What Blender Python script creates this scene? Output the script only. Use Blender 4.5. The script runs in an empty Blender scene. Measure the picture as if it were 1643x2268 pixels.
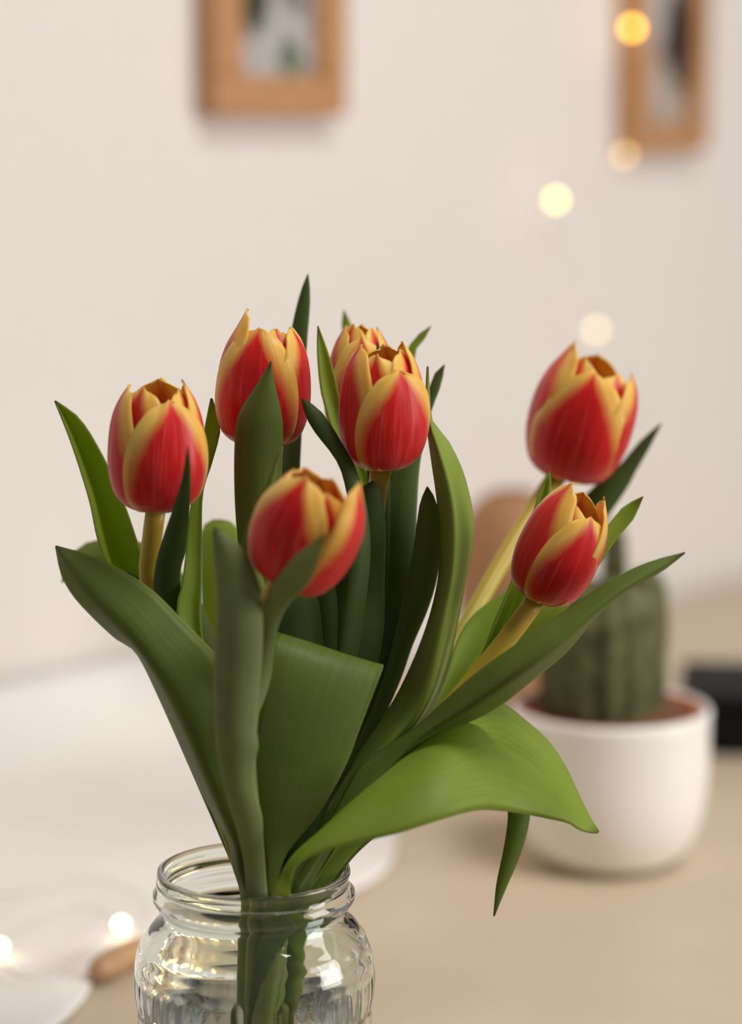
import bpy, math, random
from mathutils import Vector, Matrix, noise

random.seed(7)
SC = bpy.context.scene
COL = SC.collection

# ------------------------------------------------------------------ camera
FPX = 5513.0                      # focal length in pixels of the 1643 x 2268 frame
PITCH = math.radians(9.0)
TABLE_Z = 0.75
CAM = Vector((0.0, 0.0, TABLE_Z + 0.446))
FWD = Vector((0, math.cos(PITCH), -math.sin(PITCH)))
UPV = Vector((0, math.sin(PITCH), math.cos(PITCH)))
RGT = Vector((1, 0, 0))
FOCUS = 1.06

cd = bpy.data.cameras.new('camera')
cd.sensor_fit = 'HORIZONTAL'
cd.sensor_width = 14.9
cd.lens = 50.0
cd.clip_start = 0.05
cd.dof.use_dof = True
cd.dof.focus_distance = FOCUS
cd.dof.aperture_fstop = 1.8
cam = bpy.data.objects.new('camera', cd)
cam.location = CAM
cam.rotation_euler = (math.radians(90) - PITCH, 0, 0)
COL.objects.link(cam)
SC.camera = cam

# ------------------------------------------------------------------ world, lights, exposure
w = bpy.data.worlds.new('world')
SC.world = w
w.use_nodes = True
w.node_tree.nodes['Background'].inputs[0].default_value = (1.0, 0.985, 0.97, 1)
w.node_tree.nodes['Background'].inputs[1].default_value = 0.17

def area(name, loc, target, sx, sy, power, col):
    l = bpy.data.lights.new(name, 'AREA')
    l.shape = 'RECTANGLE'; l.size = sx; l.size_y = sy; l.energy = power; l.color = col
    o = bpy.data.objects.new(name, l)
    o.location = loc
    o.rotation_euler = (Vector(target) - Vector(loc)).to_track_quat('-Z', 'Y').to_euler()
    COL.objects.link(o)
    return o
area('window_light', (2.2, 0.75, 1.45), (0.1, 1.35, 0.9), 1.0, 1.2, 31, (1.0, 0.99, 0.985))
area('ceiling_light', (0.7, 0.8, 2.5), (0.2, 1.2, 0.8), 0.6, 0.6, 20, (1.0, 0.98, 0.95))

SC.view_settings.view_transform = 'Standard'
SC.view_settings.look = 'None'
SC.view_settings.exposure = 0.0
SC.view_settings.gamma = 1.0
SC.view_settings.use_curve_mapping = False
SC.cycles.use_denoising = True
SC.cycles.use_adaptive_sampling = False
SC.cycles.max_bounces = 16
SC.cycles.transmission_bounces = 14
SC.cycles.transparent_max_bounces = 12

# ------------------------------------------------------------------ helpers
def px(x, y, d):
    """photo pixel + depth along the camera axis (m) -> world point"""
    return CAM + d * (FWD + RGT * ((x - 821.5) / FPX) - UPV * ((y - 1134.0) / FPX))
def pk(x, y, k):
    return px(x, y, FOCUS + k / 100.0)
def on_height(x, y, z):
    r = FWD + RGT * ((x - 821.5) / FPX) - UPV * ((y - 1134.0) / FPX)
    return CAM + r * ((z - CAM.z) / r.z)
def lin(r, g, b):
    f = lambda c: (c / 255 / 12.92) if c / 255 <= 0.04045 else ((c / 255 + 0.055) / 1.055) ** 2.4
    return (f(r), f(g), f(b), 1.0)

def obj(name, verts, faces, mats, parent=None, smooth=True, uvs=None, mat_idx=None):
    me = bpy.data.meshes.new(name)
    inv = parent.matrix_world.inverted() if parent else Matrix()
    me.from_pydata([inv @ Vector(v) for v in verts], [], faces)
    if not isinstance(mats, (list, tuple)): mats = [mats]
    for m in mats: me.materials.append(m)
    if smooth:
        me.polygons.foreach_set('use_smooth', [True] * len(me.polygons))
    if mat_idx: me.polygons.foreach_set('material_index', mat_idx)
    if uvs:
        ul = me.uv_layers.new(name='UVMap')
        for lp in me.loops: ul.data[lp.index].uv = uvs[lp.vertex_index]
    me.update()
    o = bpy.data.objects.new(name, me)
    COL.objects.link(o)
    if parent: o.parent = parent
    return o
def tag(o, label, cat, group=None):
    o['label'] = label; o['category'] = cat
    if group: o['group'] = group
    return o
def thing(name, loc, label, cat, group=None):
    o = bpy.data.objects.new(name, None)
    o.empty_display_size = 0.02
    o.matrix_world = Matrix.Translation(loc)
    o.location = loc
    COL.objects.link(o)
    return tag(o, label, cat, group)

def catmull(pts, n):
    """resample a polyline of Vectors by arc length with a Catmull-Rom spline"""
    P = [Vector(p) for p in pts]
    if len(P) == 2: return [P[0].lerp(P[1], i / (n - 1)) for i in range(n)]
    dense = []
    for i in range(len(P) - 1):
        p0 = P[i - 1] if i else P[0] * 2 - P[1]
        p1, p2 = P[i], P[i + 1]
        p3 = P[i + 2] if i + 2 < len(P) else P[-1] * 2 - P[-2]
        for j in range(12):
            t = j / 12
            dense.append(0.5 * ((2 * p1) + (p2 - p0) * t + (2 * p0 - 5 * p1 + 4 * p2 - p3) * t * t + (3 * p1 - p0 - 3 * p2 + p3) * t ** 3))
    dense.append(P[-1])
    L = [0.0]
    for a, b in zip(dense, dense[1:]): L.append(L[-1] + (b - a).length)
    out, j = [], 0
    for i in range(n):
        s = L[-1] * i / (n - 1)
        while j < len(L) - 2 and L[j + 1] < s: j += 1
        t = (s - L[j]) / max(1e-9, L[j + 1] - L[j])
        out.append(dense[j].lerp(dense[j + 1], min(1, max(0, t))))
    return out
def interp(tab, x):
    xs = [a for a, _ in tab]
    if x <= xs[0]: return tab[0][1]
    for i in range(len(tab) - 1):
        if x <= xs[i + 1]:
            t = (x - xs[i]) / (xs[i + 1] - xs[i])
            m0 = (tab[i + 1][1] - tab[max(0, i - 1)][1]) / (xs[i + 1] - xs[max(0, i - 1)])
            e = min(len(tab) - 1, i + 2)
            m1 = (tab[e][1] - tab[i][1]) / (xs[e] - xs[i])
            h = xs[i + 1] - xs[i]
            return ((2 * t ** 3 - 3 * t * t + 1) * tab[i][1] + (t ** 3 - 2 * t * t + t) * h * m0
                    + (-2 * t ** 3 + 3 * t * t) * tab[i + 1][1] + (t ** 3 - t * t) * h * m1)
    return tab[-1][1]

def tube(pts, radii, n=10):
    """verts, faces of a capped tube along world points"""
    V, F = [], []
    up = Vector((0.3, -0.9, 0.2))
    for i, p in enumerate(pts):
        t = (pts[min(i + 1, len(pts) - 1)] - pts[max(i - 1, 0)]).normalized()
        a = t.cross(up).normalized(); b = t.cross(a)
        r = radii[i] if isinstance(radii, (list, tuple)) else radii
        for j in range(n):
            th = 2 * math.pi * j / n
            V.append(p + (a * math.cos(th) + b * math.sin(th)) * r)
    for i in range(len(pts) - 1):
        for j in range(n):
            k = (j + 1) % n
            F.append((i * n + j, i * n + k, (i + 1) * n + k, (i + 1) * n + j))
    F.append(tuple(range(n))[::-1]); m = (len(pts) - 1) * n
    F.append(tuple(range(m, m + n)))
    return V, F
def lathe(profile, c, n=96, mod=None, close=False):
    """profile [(r, z)] about the vertical axis through c; mod(theta, i) scales r"""
    V, F = [], []
    m = len(profile)
    for i, (r, z) in enumerate(profile):
        for j in range(n):
            th = 2 * math.pi * j / n
            rr = r * (mod(th, i) if mod else 1)
            V.append(Vector((c[0] + rr * math.cos(th), c[1] + rr * math.sin(th), c[2] + z)))
    for i in range(m if close else m - 1):
        for j in range(n):
            k = (j + 1) % n; i2 = (i + 1) % m
            F.append((i * n + j, i * n + k, i2 * n + k, i2 * n + j))
    return V, F
def box_axes(c, ax, ay, az, hx, hy, hz):
    V = [c + ax * sx * hx + ay * sy * hy + az * sz * hz for sz in (-1, 1) for sy in (-1, 1) for sx in (-1, 1)]
    F = [(0, 2, 3, 1), (4, 5, 7, 6), (0, 1, 5, 4), (2, 6, 7, 3), (1, 3, 7, 5), (0, 4, 6, 2)]
    return V, F
def bevel(o, wdt, seg=3):
    m = o.modifiers.new('bevel', 'BEVEL'); m.width = wdt; m.segments = seg; m.limit_method = 'ANGLE'
    return o

# ------------------------------------------------------------------ materials
def new_mat(name):
    m = bpy.data.materials.new(name); m.use_nodes = True
    nt = m.node_tree
    return m, nt, nt.nodes['Principled BSDF']
def node(nt, kind, **kw):
    n = nt.nodes.new(kind)
    for k, v in kw.items():
        if k.startswith('i_'): n.inputs[k[2:].replace('_', ' ')].default_value = v
        else: setattr(n, k, v)
    return n
def ramp(nt, fac, stops):
    r = nt.nodes.new('ShaderNodeValToRGB')
    el = r.color_ramp.elements
    while len(el) < len(stops): el.new(0.5)
    for e, (p, c) in zip(el, stops): e.position = p; e.color = c
    nt.links.new(fac, r.inputs[0])
    return r.outputs[0]
def math_n(nt, op, a, b=None, clamp=False):
    n = nt.nodes.new('ShaderNodeMath'); n.operation = op; n.use_clamp = clamp
    for i, s in enumerate((a, b)):
        if s is None: continue
        if isinstance(s, (int, float)): n.inputs[i].default_value = s
        else: nt.links.new(s, n.inputs[i])
    return n.outputs[0]
def mix(nt, fac, a, b):
    n = nt.nodes.new('ShaderNodeMix'); n.data_type = 'RGBA'
    for s, i in ((fac, 0), (a, 6), (b, 7)):
        if isinstance(s, (int, float, tuple)): n.inputs[i].default_value = s
        else: nt.links.new(s, n.inputs[i])
    return n.outputs[2]
def simple(name, col, rough=0.5, spec=0.5, noise_scale=None, noise_amt=0.1, bump=0.0):
    m, nt, b = new_mat(name)
    b.inputs['Roughness'].default_value = rough
    b.inputs['Specular IOR Level'].default_value = spec
    if noise_scale:
        tc = node(nt, 'ShaderNodeTexCoord')
        n = node(nt, 'ShaderNodeTexNoise'); n.inputs['Scale'].default_value = noise_scale; n.inputs['Detail'].default_value = 5
        nt.links.new(tc.outputs['Object'], n.inputs['Vector'])
        dk = tuple(c * (1 - noise_amt) for c in col[:3]) + (1,)
        lt = tuple(min(1, c * (1 + noise_amt)) for c in col[:3]) + (1,)
        c = ramp(nt, n.outputs['Fac'], [(0.3, dk), (0.7, lt)])
        nt.links.new(c, b.inputs['Base Color'])
        if bump:
            bp = node(nt, 'ShaderNodeBump'); bp.inputs['Strength'].default_value = bump; bp.inputs['Distance'].default_value = 0.002
            nt.links.new(n.outputs['Fac'], bp.inputs['Height']); nt.links.new(bp.outputs[0], b.inputs['Normal'])
    else:
        b.inputs['Base Color'].default_value = col
    return m
def wood(name, c1, c2, scale=18, rough=0.5):
    m, nt, b = new_mat(name)
    tc = node(nt, 'ShaderNodeTexCoord')
    mp = node(nt, 'ShaderNodeMapping'); mp.inputs['Scale'].default_value = (1, 9, 9)
    n = node(nt, 'ShaderNodeTexNoise'); n.inputs['Scale'].default_value = scale; n.inputs['Detail'].default_value = 6
    nt.links.new(tc.outputs['Object'], mp.inputs[0]); nt.links.new(mp.outputs[0], n.inputs['Vector'])
    nt.links.new(ramp(nt, n.outputs['Fac'], [(0.3, c1), (0.7, c2)]), b.inputs['Base Color'])
    b.inputs['Roughness'].default_value = rough
    return m

def leaf_mat(name, front, back, trans, sheen=0.3, tmix=0.28):
    """two slots share this look: grey-green waxy blade with fine parallel veins, translucent"""
    m, nt, b = new_mat(name)
    uv = node(nt, 'ShaderNodeUVMap')
    sep = node(nt, 'ShaderNodeSeparateXYZ'); nt.links.new(uv.outputs[0], sep.inputs[0])
    mp = node(nt, 'ShaderNodeMapping'); mp.inputs['Scale'].default_value = (34, 1.6, 1)
    nt.links.new(uv.outputs[0], mp.inputs[0])
    veins = node(nt, 'ShaderNodeTexNoise'); veins.inputs['Scale'].default_value = 1.4; veins.inputs['Detail'].default_value = 4
    nt.links.new(mp.outputs[0], veins.inputs['Vector'])
    tc = node(nt, 'ShaderNodeTexCoord')
    blot = node(nt, 'ShaderNodeTexNoise'); blot.inputs['Scale'].default_value = 26; blot.inputs['Detail'].default_value = 2
    nt.links.new(tc.outputs['Object'], blot.inputs['Vector'])
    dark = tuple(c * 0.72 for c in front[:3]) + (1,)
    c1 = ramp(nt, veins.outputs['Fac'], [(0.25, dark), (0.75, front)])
    c2 = mix(nt, ramp(nt, blot.outputs['Fac'], [(0.4, (0, 0, 0, 1)), (0.75, (0.6, 0.6, 0.6, 1))]), c1, back)
    # thin pale-brown margin and tip
    e = math_n(nt, 'ABSOLUTE', math_n(nt, 'SUBTRACT', sep.outputs[0], 0.5))
    em = math_n(nt, 'MULTIPLY', math_n(nt, 'GREATER_THAN', e, 0.485), 0.5)
    c3 = mix(nt, em, c2, lin(150, 150, 88))
    tipm = math_n(nt, 'MULTIPLY', math_n(nt, 'SUBTRACT', sep.outputs[1], 0.965), 22.0, True)
    c4 = mix(nt, tipm, c3, lin(84, 62, 44))
    nt.links.new(c4, b.inputs['Base Color'])
    b.inputs['Roughness'].default_value = 0.5
    b.inputs['Specular IOR Level'].default_value = sheen
    bp = node(nt, 'ShaderNodeBump'); bp.inputs['Strength'].default_value = 0.18; bp.inputs['Distance'].default_value = 0.0008
    nt.links.new(veins.outputs['Fac'], bp.inputs['Height']); nt.links.new(bp.outputs[0], b.inputs['Normal'])
    tr = node(nt, 'ShaderNodeBsdfTranslucent'); tr.inputs[0].default_value = trans
    nt.links.new(bp.outputs[0], tr.inputs['Normal'])
    mx = node(nt, 'ShaderNodeMixShader'); mx.inputs[0].default_value = tmix
    nt.links.new(b.outputs[0], mx.inputs[1]); nt.links.new(tr.outputs[0], mx.inputs[2])
    nt.links.new(mx.outputs[0], nt.nodes['Material Output'].inputs[0])
    return m

def petal_mat(name, inner):
    m, nt, b = new_mat(name)
    uv = node(nt, 'ShaderNodeUVMap')
    sep = node(nt, 'ShaderNodeSeparateXYZ'); nt.links.new(uv.outputs[0], sep.inputs[0])
    U, V = sep.outputs[0], sep.outputs[1]
    oi = node(nt, 'ShaderNodeObjectInfo')
    off = node(nt, 'ShaderNodeVectorMath', operation='ADD')
    nt.links.new(uv.outputs[0], off.inputs[0]); nt.links.new(oi.outputs['Random'], off.inputs[1])
    mp = node(nt, 'ShaderNodeMapping'); mp.inputs['Scale'].default_value = (30, 2.2, 1)
    nt.links.new(off.outputs[0], mp.inputs[0])
    st = node(nt, 'ShaderNodeTexNoise'); st.inputs['Scale'].default_value = 1.0; st.inputs['Detail'].default_value = 5
    nt.links.new(mp.outputs[0], st.inputs['Vector'])
    mp2 = node(nt, 'ShaderNodeMapping'); mp2.inputs['Scale'].default_value = (3, 2.5, 1)
    nt.links.new(off.outputs[0], mp2.inputs[0])
    bl = node(nt, 'ShaderNodeTexNoise'); bl.inputs['Scale'].default_value = 1.0; bl.inputs['Detail'].default_value = 2
    nt.links.new(mp2.outputs[0], bl.inputs['Vector'])
    # flame half width as a function of the height along the petal
    fw = nt.nodes.new('ShaderNodeFloatCurve')
    cv = fw.mapping.curves[0]
    pts = [(0, 0.30), (0.06, 0.72), (0.25, 1.02), (0.42, 0.95), (0.6, 0.76), (0.76, 0.58), (0.9, 0.36), (1.0, 0.10)]
    if inner: pts = [(0, 0.2), (0.15, 0.5), (0.45, 0.52), (0.7, 0.34), (0.88, 0.12), (0.95, 0.0), (1.0, 0.0)]
    cv.points[0].location = pts[0]; cv.points[1].location = pts[-1]
    for p in pts[1:-1]: cv.points.new(*p)
    fw.mapping.update()
    nt.links.new(V, fw.inputs['Value'])
    e = math_n(nt, 'MULTIPLY', math_n(nt, 'ABSOLUTE', math_n(nt, 'SUBTRACT', U, 0.5)), 2.0)
    jit = math_n(nt, 'ADD', math_n(nt, 'MULTIPLY', math_n(nt, 'SUBTRACT', st.outputs['Fac'], 0.5), 0.20),
                 math_n(nt, 'MULTIPLY', math_n(nt, 'SUBTRACT', bl.outputs['Fac'], 0.5), 0.35))
    d = math_n(nt, 'ADD', math_n(nt, 'SUBTRACT', fw.outputs[0], e), jit)
    mask = math_n(nt, 'MULTIPLY', math_n(nt, 'ADD', d, 0.10), 2.8 if not inner else 3.0, True)
    red = ramp(nt, st.outputs['Fac'], [(0.28, lin(218, 14, 14)), (0.55, lin(234, 34, 32)), (0.8, lin(244, 98, 92))])
    if inner: red = ramp(nt, st.outputs['Fac'], [(0.3, lin(214, 66, 22)), (0.75, lin(232, 118, 30))])
    yel = ramp(nt, bl.outputs['Fac'], [(0.25, lin(252, 194, 70)), (0.75, lin(255, 224, 122))])
    c = mix(nt, mask, yel, red)
    base = math_n(nt, 'MULTIPLY', math_n(nt, 'SUBTRACT', 0.07, V), 16.0, True)
    c = mix(nt, base, c, lin(222, 196, 96))
    nt.links.new(c, b.inputs['Base Color'])
    b.inputs['Roughness'].default_value = 0.38
    b.inputs['Specular IOR Level'].default_value = 0.4
    b.inputs['Sheen Weight'].default_value = 0.15
    bp = node(nt, 'ShaderNodeBump'); bp.inputs['Strength'].default_value = 0.25; bp.inputs['Distance'].default_value = 0.0006
    nt.links.new(st.outputs['Fac'], bp.inputs['Height']); nt.links.new(bp.outputs[0], b.inputs['Normal'])
    tr = node(nt, 'ShaderNodeBsdfTranslucent'); nt.links.new(c, tr.inputs[0])
    mx = node(nt, 'ShaderNodeMixShader'); mx.inputs[0].default_value = 0.3
    nt.links.new(b.outputs[0], mx.inputs[1]); nt.links.new(tr.outputs[0], mx.inputs[2])
    nt.links.new(mx.outputs[0], nt.nodes['Material Output'].inputs[0])
    return m

def stem_mat():
    m, nt, b = new_mat('stem_green')
    tc = node(nt, 'ShaderNodeTexCoord')
    uv = node(nt, 'ShaderNodeUVMap')
    sep = node(nt, 'ShaderNodeSeparateXYZ'); nt.links.new(uv.outputs[0], sep.inputs[0])
    c = ramp(nt, sep.outputs[1], [(0.0, lin(190, 160, 46)), (0.2, lin(182, 164, 46)), (0.5, lin(132, 146, 44)), (1.0, lin(112, 140, 48))])
    n = node(nt, 'ShaderNodeTexNoise'); n.inputs['Scale'].default_value = 60
    nt.links.new(tc.outputs['Object'], n.inputs['Vector'])
    c = mix(nt, math_n(nt, 'MULTIPLY', n.outputs['Fac'], 0.25), c, lin(190, 132, 60))
    nt.links.new(c, b.inputs['Base Color'])
    b.inputs['Roughness'].default_value = 0.45
    b.inputs['Subsurface Weight'].default_value = 0.1
    b.inputs['Subsurface Radius'].default_value = (0.004, 0.005, 0.001)
    return m
def glass_mat(name, tint, ior, rough=0.0):
    m, nt, b = new_mat(name)
    b.inputs['Base Color'].default_value = tint
    b.inputs['Transmission Weight'].default_value = 1.0
    b.inputs['Roughness'].default_value = rough
    b.inputs['IOR'].default_value = ior
    return m
def emit_mat(name, col, strength):
    m, nt, b = new_mat(name)
    b.inputs['Base Color'].default_value = col
    b.inputs['Emission Color'].default_value = col
    b.inputs['Emission Strength'].default_value = strength
    return m

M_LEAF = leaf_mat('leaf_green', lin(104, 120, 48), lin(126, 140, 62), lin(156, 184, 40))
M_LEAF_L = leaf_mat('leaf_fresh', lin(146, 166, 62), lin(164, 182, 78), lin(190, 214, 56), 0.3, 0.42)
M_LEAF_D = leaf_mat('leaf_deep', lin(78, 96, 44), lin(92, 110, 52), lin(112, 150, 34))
M_LEAF_G = leaf_mat('leaf_waxy', lin(130, 144, 84), lin(148, 160, 104), lin(150, 180, 60), 0.35, 0.2)
M_LEAF_M = leaf_mat('leaf_bright', lin(132, 152, 58), lin(150, 168, 72), lin(170, 196, 50), 0.3, 0.15)
M_PET_O = petal_mat('petal_outside', False)
M_PET_I = petal_mat('petal_inside', True)
M_STEM = stem_mat()
M_GLASS = glass_mat('jar_glass', (0.93, 0.975, 0.945, 1), 1.5)
M_WATER = glass_mat('jar_water', (0.98, 0.99, 0.96, 1), 1.33)
M_WALL = simple('wall_paint', lin(230, 222, 215), 0.85, 0.2, 90, 0.015, 0.05)
M_TABLE = simple('table_laminate', lin(202, 183, 157), 0.42, 0.4, 14, 0.03)
M_CLOTH = simple('white_cotton', lin(240, 233, 226), 0.9, 0.1, 300, 0.03, 0.2)
M_FLOOR = wood('floor_oak', lin(140, 104, 70), lin(172, 132, 92), 6)
M_FRAME = wood('frame_wood', lin(176, 122, 76), lin(196, 144, 96), 20, 0.45)
M_STICK = wood('stick_wood', lin(172, 130, 90), lin(194, 154, 114), 30)
M_CERAMIC = simple('white_ceramic', lin(248, 243, 235), 0.3, 0.5, 60, 0.015)
M_TERRA = simple('terracotta', lin(196, 104, 70), 0.85, 0.2, 120, 0.12, 0.2)
M_SOIL = simple('potting_soil', lin(132, 94, 72), 0.95, 0.1, 320, 0.4, 0.6)
M_VASE = simple('brown_clay', lin(168, 122, 84), 0.6, 0.3, 22, 0.08)
M_BLACK = simple('black_plastic', lin(9, 11, 13), 0.6, 0.15, 60, 0.2)
M_WIRE = simple('clear_wire', lin(206, 196, 182), 0.4, 0.5)

# ------------------------------------------------------------------ the room: wall, floor
# the wall recedes to the right: depth 1.95 m at pixel column 600, 2.45 m at column 1643
PITC = math.cos(PITCH)
def plan(xpx, d):            # plan position of a point on pixel column at camera depth d, near the camera height
    return Vector(((xpx - 821.5) / FPX * d, d * PITC, 0))
wa, wb = plan(600, 1.95), plan(1643, 2.45)
WT = (wb - wa).normalized()                  # along the wall, away to the right
WN = Vector((WT.y, -WT.x, 0))                # out of the wall, towards the room
Z3 = Vector((0, 0, 1))
def on_wall(x, y, off=0.0):
    r = FWD + RGT * ((x - 821.5) / FPX) - UPV * ((y - 1134.0) / FPX)
    t = ((wa + WN * off) - CAM).dot(WN) / r.dot(WN)
    return CAM + r * t
c = wa + WT * 0.2 - WN * 0.05 + Z3 * 1.3
V, F = box_axes(c, WT, WN, Z3, 2.4, 0.05, 1.3)
wall = obj('wall_back', V, F, M_WALL, smooth=False); wall['kind'] = 'structure'
wall['label'] = 'plain off-white painted wall behind the flowers'
V, F = box_axes(wa + WT * 0.2 + WN * 1.5 - Z3 * 0.02, WT, WN, Z3, 2.4, 1.5, 0.02)
fl = obj('floor', V, F, M_FLOOR, smooth=False); fl['kind'] = 'structure'
V, F = box_axes(wa + WT * 0.2 + WN * 0.007 + Z3 * 0.04, WT, WN, Z3, 2.4, 0.007, 0.04)
bb = obj('baseboard_back', V, F, simple('skirting_white', lin(235, 230, 222), 0.5), smooth=False); bb['kind'] = 'structure'

# ------------------------------------------------------------------ table
tc_ = wa + WT * 0.12 + WN * 0.43
tb = thing('dining_table', Vector((tc_.x, tc_.y, 0)), 'pale beige table under the flower jar, against the wall', 'table')
V, F = box_axes(tc_ + Z3 * (TABLE_Z - 0.014), WT, WN, Z3, 0.95, 0.41, 0.014)
bevel(obj('table_top', V, F, M_TABLE, tb, smooth=False), 0.004)
for sx in (-1, 1):
    for sy in (-1, 1):
        V, F = box_axes(tc_ + WT * sx * 0.88 + WN * sy * 0.35 + Z3 * 0.361, WT, WN, Z3, 0.028, 0.028, 0.361)
        bevel(obj('leg', V, F, M_TABLE, tb, smooth=False), 0.003)
for sy in (-1, 1):
    V, F = box_axes(tc_ + WN * sy * 0.35 + Z3 * 0.68, WT, WN, Z3, 0.85, 0.01, 0.04)
    obj('apron', V, F, M_TABLE, tb, smooth=False)

# ------------------------------------------------------------------ pictures on the wall
def blot_mat(name, base, light, blobs):
    m, nt, b = new_mat(name)
    uv = node(nt, 'ShaderNodeUVMap')
    n = node(nt, 'ShaderNodeTexNoise'); n.inputs['Scale'].default_value = 7; n.inputs['Detail'].default_value = 3
    nt.links.new(uv.outputs[0], n.inputs['Vector'])
    c = ramp(nt, n.outputs['Fac'], [(0.35, base), (0.62, light)])
    wob = node(nt, 'ShaderNodeVectorMath', operation='MULTIPLY_ADD')
    nt.links.new(n.outputs['Color'], wob.inputs[0]); wob.inputs[1].default_value = (0.12, 0.12, 0); nt.links.new(uv.outputs[0], wob.inputs[2])
    for (u, v, r, sy, col) in blobs:
        mp = node(nt, 'ShaderNodeMapping'); mp.inputs['Location'].default_value = (-(u + .06), -(v + .06) * sy, 0); mp.inputs['Scale'].default_value = (1, sy, 0)
        nt.links.new(wob.outputs[0], mp.inputs[0])
        ln = node(nt, 'ShaderNodeVectorMath', operation='LENGTH'); nt.links.new(mp.outputs[0], ln.inputs[0])
        f = ramp(nt, ln.outputs['Value'], [(r * 0.7, (1, 1, 1, 1)), (r * 1.2, (0, 0, 0, 1))])
        c = mix(nt, f, c, col)
    nt.links.new(c, b.inputs['Base Color']); b.inputs['Roughness'].default_value = 0.3
    return m
def picture(label, x0, x1, yb, height, border, depth, mat):
    a = on_wall(x0, yb, depth); bq = on_wall(x1, yb, depth)
    zb = on_wall((x0 + x1) / 2, yb, depth).z
    W = (bq - a).dot(WT)
    o0 = Vector((a.x, a.y, zb)) - WN * depth
    t = thing('picture_frame', o0 + WT * W / 2, label, 'picture frame')
    def bar(c0, c1, z0, z1):
        cc = o0 + WT * (c0 + c1) / 2 + WN * depth / 2 + Z3 * (z0 + z1) / 2
        V, F = box_axes(cc, WT, WN, Z3, (c1 - c0) / 2, depth / 2 - 0.0005, (z1 - z0) / 2)
        bevel(obj('frame_bar', V, F, M_FRAME, t, smooth=False), 0.002, 2)
    bar(0, W, 0, border); bar(0, W, height - border, height)
    bar(0, border, border, height - border); bar(W - border, W, border, height - border)
    c0 = o0 + WN * depth * 0.55
    P = [c0 + WT * border + Z3 * border, c0 + WT * (W - border) + Z3 * border,
         c0 + WT * (W - border) + Z3 * (height - border), c0 + WT * border + Z3 * (height - border)]
    B = [p - WN * 0.003 for p in P]
    F = [(0, 1, 2, 3), (7, 6, 5, 4), (0, 4, 5, 1), (1, 5, 6, 2), (2, 6, 7, 3), (3, 7, 4, 0)]
    obj('print', P + B, F, mat, t, smooth=False, uvs=[(0, 0), (1, 0), (1, 1), (0, 1)] * 2)
    return t
g = lambda v: lin(v, v * 0.97, v * 0.95)
picture('wooden picture frame holding a pale print with dark green leaves', 480, 772, 257, 0.24, 0.03, 0.022,
        blot_mat('print_plants', lin(150, 145, 138), lin(206, 198, 196),
                 [(0.2, 0.33, 0.26, 1.5, lin(52, 56, 38)), (0.78, 0.36, 0.16, 1.6, lin(120, 112, 104)), (0.70, 0.07, 0.14, 1.6, lin(64, 92, 52))]))
picture('narrow wooden picture frame holding a print with a dark grey shape', 1404, 1572, 337, 0.20, 0.022, 0.022,
        blot_mat('print_dark', lin(150, 122, 96), lin(196, 176, 160),
                 [(0.74, 0.52, 0.36, 1.1, lin(40, 36, 30)), (0.3, 0.7, 0.2, 0.8, lin(196, 188, 184)), (0.45, 0.22, 0.16, 1.0, lin(196, 184, 174))]))

# ------------------------------------------------------------------ jar with water
JC = pk(562, 1923, 0); JC.z = TABLE_Z
RIMZ = pk(562, 1923, 0).z - TABLE_Z          # height of the rim above the table
H = RIMZ
outer = [(0.0, 0.0), (0.040, 0.0), (0.0465, 0.003), (0.0498, 0.009), (0.0505, 0.016), (0.0505, 0.030), (0.0502, 0.045),
         (0.0502, H - 0.061), (0.0508, H - 0.058), (0.0515, H - 0.054), (0.0517, H - 0.049), (0.0515, H - 0.043), (0.0505, H - 0.037),
         (0.0478, H - 0.030), (0.0435, H - 0.0245), (0.0402, H - 0.0215), (0.0388, H - 0.0185), (0.0392, H - 0.0165), (0.0418, H - 0.0150),
         (0.0431, H - 0.0125), (0.0430, H - 0.0100), (0.0413, H - 0.0082), (0.0404, H - 0.0065), (0.0404, H - 0.0035), (0.0412, H - 0.0018), (0.0410, H - 0.0003), (0.0400, H)]
inner = [(0.0388, H - 0.0003), (0.0380, H - 0.002), (0.0376, H - 0.006), (0.0375, H - 0.012), (0.0371, H - 0.018), (0.0384, H - 0.0225), (0.0422, H - 0.0275),
         (0.0462, H - 0.0335), (0.0484, H - 0.040), (0.0490, H - 0.046), (0.0488, H - 0.054), (0.0480, H - 0.062), (0.0479, 0.045), (0.0480, 0.022), (0.0470, 0.013), (0.043, 0.0085), (0.030, 0.0072), (0.0, 0.0072)]
prof = outer + inner
def facets(th, i):
    r, z = prof[i]
    if i < len(outer) and H - 0.060 <= z <= H - 0.042:      # band of shallow vertical flutes below the shoulder
        k = min(1.0, (z - (H - 0.060)) / 0.003, (H - 0.042 - z) / 0.003)
        return 1 - 0.010 * max(0, k) * abs(math.sin(th * 17)) ** 0.8
    return 1.0
def dense(p):
    out = []
    for (a, b) in zip(p, p[1:]):
        n = max(1, int(max(abs(a[0] - b[0]), abs(a[1] - b[1])) / 0.0015))
        out += [(a[0] + (b[0] - a[0]) * i / n, a[1] + (b[1] - a[1]) * i / n) for i in range(n)]
    return out + [p[-1]]
outer = dense(outer); inner = dense(inner); prof = outer + inner
jar = thing('glass_jar', JC, 'clear glass screw-neck jar holding the tulip bunch', 'jar')
V, F = lathe([(max(r, 1e-5), z) for r, z in prof], JC, 272, facets)
jo = obj('jar_body', V, F, M_GLASS, jar)
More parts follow.
